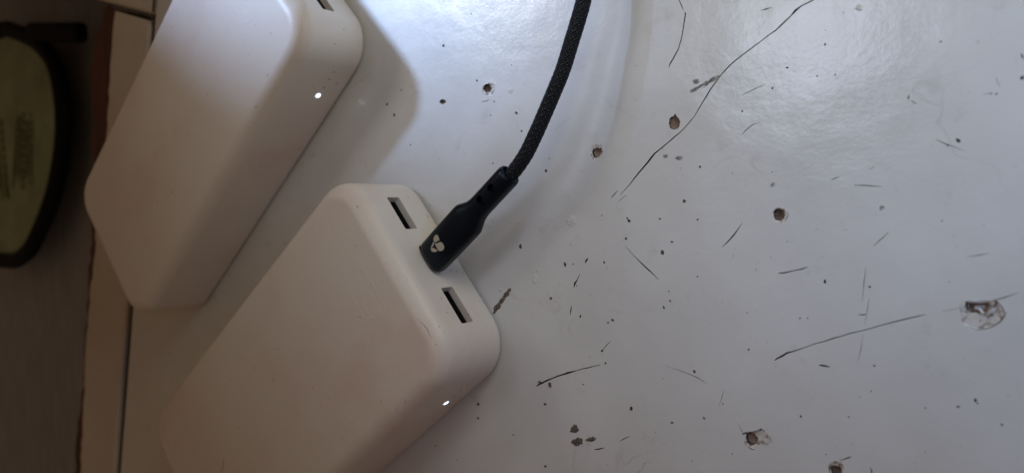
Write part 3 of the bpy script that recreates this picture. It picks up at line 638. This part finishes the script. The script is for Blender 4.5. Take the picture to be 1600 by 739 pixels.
# (distance from the bank, width, thickness)
PROF = [(.4, 7.6, 3.4), (.6, 8.8, 4.6), (1.2, 9.8, 5.5), (2.2, 10.3, 5.9), (9.0, 10.5, 6.1), (18.4, 10.5, 6.2), (19.4, 10.2, 6.1), (20.8, 8.8, 6.0), (22.4, 7.2, 5.9), (23.8, 6.6, 5.9), (25.4, 6.45, 5.9), (36.6, 6.4, 5.9), (37.5, 6.3, 5.8), (38.0, 5.8, 5.4), (38.1, 4.9, 4.6), (37.2, 4.6, 4.4)]
NS = 40
v, f = [], []
for s, w, t in PROF:
    e = 3.0 - .6 * min(1, max(0, (s - 19) / 6))
    for k in range(NS):
        a = 2 * math.pi * k / NS; c_, s_ = math.cos(a), math.sin(a)
        q = w / 2 * math.copysign(abs(c_) ** (2 / e), c_); z = t / 2 * math.copysign(abs(s_) ** (2 / e), s_)
        v.append(bw(s, PV + q, PZ + z))
for k in range(len(PROF) - 1):
    for i in range(NS):
        j = (i + 1) % NS; f.append([k * NS + i, k * NS + j, (k + 1) * NS + j, (k + 1) * NS + i])
f.append(list(range(NS))[::-1]); f.append(list(range((len(PROF) - 1) * NS, len(PROF) * NS)))
housing = pydata('plug_housing', v, f, M['plug'], cable, smooth=35)
cuts = []
for u, q in NECK_HOLES:
    v, f = [], []; m = 14
    for z in (PZ + 1.2, PZ + 5):
        for k in range(m):
            a = 2 * math.pi * k / m
            v.append(bw(u + 1.15 * math.cos(a), q - .2 + 1.0 * math.sin(a), z))
    f = [list(range(m))[::-1], list(range(m, 2 * m))] + [[k, (k + 1) % m, m + (k + 1) % m, m + k] for k in range(m)]
    cuts.append(pydata('c', v, f, []))
    # the second, smaller notch beside each hole
    v = [bw(u + du, q + dq, z) for z in (PZ + 1.2, PZ + 5) for du, dq in ((-.5, .4), (.6, .5), (.5, 1.7), (-.4, 1.5))]
    cuts.append(pydata('c', v, [[3, 2, 1, 0], [4, 5, 6, 7], [0, 1, 5, 4], [1, 2, 6, 5], [2, 3, 7, 6], [3, 0, 4, 7]], []))
cut(housing, cuts, 35)
for u, q in NECK_HOLES:
    v, f = [], []; m = 12
    for k in range(m):
        a = 2 * math.pi * k / m; v.append(bw(u + 1.3 * math.cos(a), q + 1.2 * math.sin(a), PZ + 1.25))
    pydata('relief_hole', v + [bw(u, q, PZ + 1.0)], [[k, (k + 1) % m, m] for k in range(m)], M['cord_core'], housing)
# steel tongue of the plug inside the port
v = [bw(u, PV * 0 + a, zc + b) for u in (-5.5, 1.4) for a, b in rrect2(0, 0, 8.3, 2.5, 1.2, 5)]
n_ = len(v) // 2
pydata('plug_tip', v, [list(range(n_))[::-1], list(range(n_, 2 * n_))] + [[k, (k + 1) % n_, n_ + (k + 1) % n_, n_ + k] for k in range(n_)], M['port_shell'], cable, smooth=40)

def on_plug(u, q):
    """height of the plug's upper face"""
    for (s0, w0, t0), (s1, w1, t1) in zip(PROF, PROF[1:]):
        if s0 <= u <= s1:
            k = (u - s0) / (s1 - s0); w, t = w0 + (w1 - w0) * k, t0 + (t1 - t0) * k
            x = min(.999, abs(q - PV) / (w / 2)); return PZ + t / 2 * (1 - x ** 3.0) ** (1 / 3.0)
    return PZ
for p in EMBLEM:
    pol = [Vector(q) for q in p]; n_ = len(pol)
    o_, e_, f_, *_ = delaunay_2d_cdt(pol, [], [list(range(n_))], 1, 1e-6)
    v = [bw(q.x, q.y, on_plug(q.x, q.y) + .035) for q in o_] + [bw(q.x, q.y, on_plug(q.x, q.y) - .05) for q in o_]
    m = len(o_)
    ff = [list(g) for g in f_] + [[i, (i + 1) % n_, m + (i + 1) % n_, m + i] for i in range(n_)]
    pydata('plug_emblem', v, ff, M['emblem'], housing)

# braided cord
ctrl = [Vector(q) for q in CORD] + [Vector((-99, 92, 7)), Vector((-92, 140, 4)), Vector((-70, 200, 2.3)), Vector((-20, 260, 2.3)), Vector((30, 320, 2.3))]
def catmull(P, step):
    out = []
    for i in range(len(P) - 1):
        p0, p1, p2, p3 = P[max(0, i - 1)], P[i], P[i + 1], P[min(len(P) - 1, i + 2)]
        m = max(2, int((p2 - p1).length / step))
        for k in range(m):
            t = k / m
            out.append(.5 * (2 * p1 + (p2 - p0) * t + (2 * p0 - 5 * p1 + 4 * p2 - p3) * t * t + (3 * p1 - p0 - 3 * p2 + p3) * t ** 3))
    out.append(P[-1]); return out
path = catmull(ctrl, .22)
up = Vector((0, 0, 1)); frames = []; dist = [0.0]
for i, p in enumerate(path):
    t = (path[min(i + 1, len(path) - 1)] - path[max(0, i - 1)]).normalized()
    s = t.cross(up).normalized(); b = s.cross(t)
    frames.append((p, s, b))
    if i: dist.append(dist[-1] + (p - path[i - 1]).length)
CR = 1.9
def tube_rings(sel, rad, seg):
    v, f = [], []
    for i in sel:
        p, s, b = frames[i]
        for k in range(seg):
            a = 2 * math.pi * k / seg; q = p + (s * math.cos(a) + b * math.sin(a)) * rad
            v.append(tuple(q))
    for i in range(len(sel) - 1):
        for k in range(seg): f.append([i * seg + k, i * seg + (k + 1) % seg, (i + 1) * seg + (k + 1) % seg, (i + 1) * seg + k])
    return v, f
v, f = tube_rings(list(range(0, len(path), 4)), CR - .12, 20)
core = pydata('cord_core', v, f, M['cord_core'], cable, smooth=60)
NB = 13; PITCH = 12.0
v, f = [], []
last = max(i for i, d_ in enumerate(dist) if d_ < 170)
for sign in (1, -1):
    for k in range(NB):
        prev = None
        for i in range(0, last):
            p, s, b = frames[i]; d_ = dist[i]
            th = 2 * math.pi * (k / NB + sign * d_ / PITCH)
            off = sign * .09 * math.cos(NB * 2 * math.pi * d_ / PITCH + math.pi * k)
            base = len(v); hwid = .32 / CR
            for da, dr in ((-hwid, -.02), (-hwid * .45, .12), (hwid * .45, .12), (hwid, -.02)):
                a = th + da; q = p + (s * math.cos(a) + b * math.sin(a)) * (CR + off + dr - .04)
                v.append(tuple(q))
            if prev is not None:
                for e in range(3): f.append([prev + e, prev + e + 1, base + e + 1, base + e])
            prev = base
o = pydata('braided_sleeve', v, f, M['cord'], cable, smooth=70); o['kind'] = 'stuff'

# ------------------------------------------------------------------ olive container on the lower shelf
rim_r = list(RIM)
cxm = -612.0
left_side = [(2 * cxm - x, y) for x, y in rim_r[::-1] if x > cxm + 8]
outl = ccw([q for q in rim_r if q[0] > cxm - 4] + left_side)
outl = [tuple(q) for q in catmull([Vector((x, y)) for x, y in outl + outl[:1]], 6.0)][:-1]
dish = thing('oval_container', 'blurred olive green oval container with black rim and handle, in the dark recess', 'container', (cxm, 38, -62))
loc = lambda p: [(x - cxm, y - 38) for x, y in p]
O = loc(outl); n_ = len(O)
v, f = [], []
for fac, z in ((.70, 0), (.78, 8), (.84, 15), (.93, 19), (.80, 21.0), (.5, 22.6), (.2, 23)):
    v += [(x * fac, y * fac, z) for x, y in O]
for k in range(6):
    for i in range(n_): f.append([k * n_ + i, k * n_ + (i + 1) % n_, (k + 1) * n_ + (i + 1) % n_, (k + 1) * n_ + i])
f.append(list(range(n_))[::-1]); f.append(list(range(6 * n_, 7 * n_)))
pydata('container_body', v, f, M['olive'], dish, smooth=50)
v, f = [], []; RR = 5.4; sg = 10
for i in range(n_):
    a, b = Vector(O[i - 1]), Vector(O[(i + 1) % n_]); d_ = (b - a).normalized(); s = Vector((d_.y, -d_.x))
    for k in range(sg):
        t = 2 * math.pi * k / sg; q = Vector(O[i]) + s * RR * math.cos(t)
        v.append((q.x, q.y, 19 + 5.0 * math.sin(t)))
for i in range(n_):
    j = (i + 1) % n_
    for k in range(sg): f.append([i * sg + k, i * sg + (k + 1) % sg, j * sg + (k + 1) % sg, j * sg + k])
pydata('container_rim', v, f, M['rim'], dish, smooth=60)
t0, t1 = TAB[0], TAB[1]
d_ = (Vector(t1) - Vector(t0)).normalized(); s = Vector((-d_.y, d_.x)); hw = 6.0
prof2 = rrect2(0, 21, 12, 8, 3, 4)
v = []
for q, sc in ((Vector(t0) - d_ * 8, 1), (Vector(t1) - d_ * 2, 1), (Vector(t1), .8)):
    for a, z in prof2:
        w = q + s * a * sc; v.append((w.x - cxm, w.y - 38, 21 + (z - 21) * sc))
m = len(prof2)
f = [list(range(m))[::-1], list(range(2 * m, 3 * m))]
for r_ in (0, 1): f += [[r_ * m + k, r_ * m + (k + 1) % m, (r_ + 1) * m + (k + 1) % m, (r_ + 1) * m + k] for k in range(m)]
pydata('handle', v, f, M['rim'], dish, smooth=40)
v, f = [], []
for quad in PRINT:
    a, b, c, d_ = [Vector(q) for q in loc(quad)]
    NL = 8
    for k in range(NL):
        t0_, t1_ = (k + .12) / NL, (k + .72) / NL
        pa, pb = a.lerp(b, t0_), d.lerp(c, t0_) if False else d_.lerp(c, t0_)
        qa, qb = a.lerp(b, t1_), d_.lerp(c, t1_)
        e = rnd.uniform(0, .12); pos = [pa.lerp(pb, e), qa.lerp(qb, e), qa.lerp(qb, 1 - rnd.uniform(0, .25)), pa.lerp(pb, 1 - rnd.uniform(0, .25))]
        # strokes: broken into short words
        segs = 9
        for w_ in range(segs):
            u0, u1 = w_ / segs, (w_ + rnd.uniform(.6, .95)) / segs
            base = len(v)
            for P_ in (pos[0].lerp(pos[3], u0), pos[1].lerp(pos[2], u0), pos[1].lerp(pos[2], u1), pos[0].lerp(pos[3], u1)):
                v.append((P_.x, P_.y, 23.15))
            f.append([base, base + 1, base + 2, base + 3])
v = [(x, y, z) for x, y, z in v]
o = pydata('printed_text', v, f, M['print'], dish); o['kind'] = 'stuff'
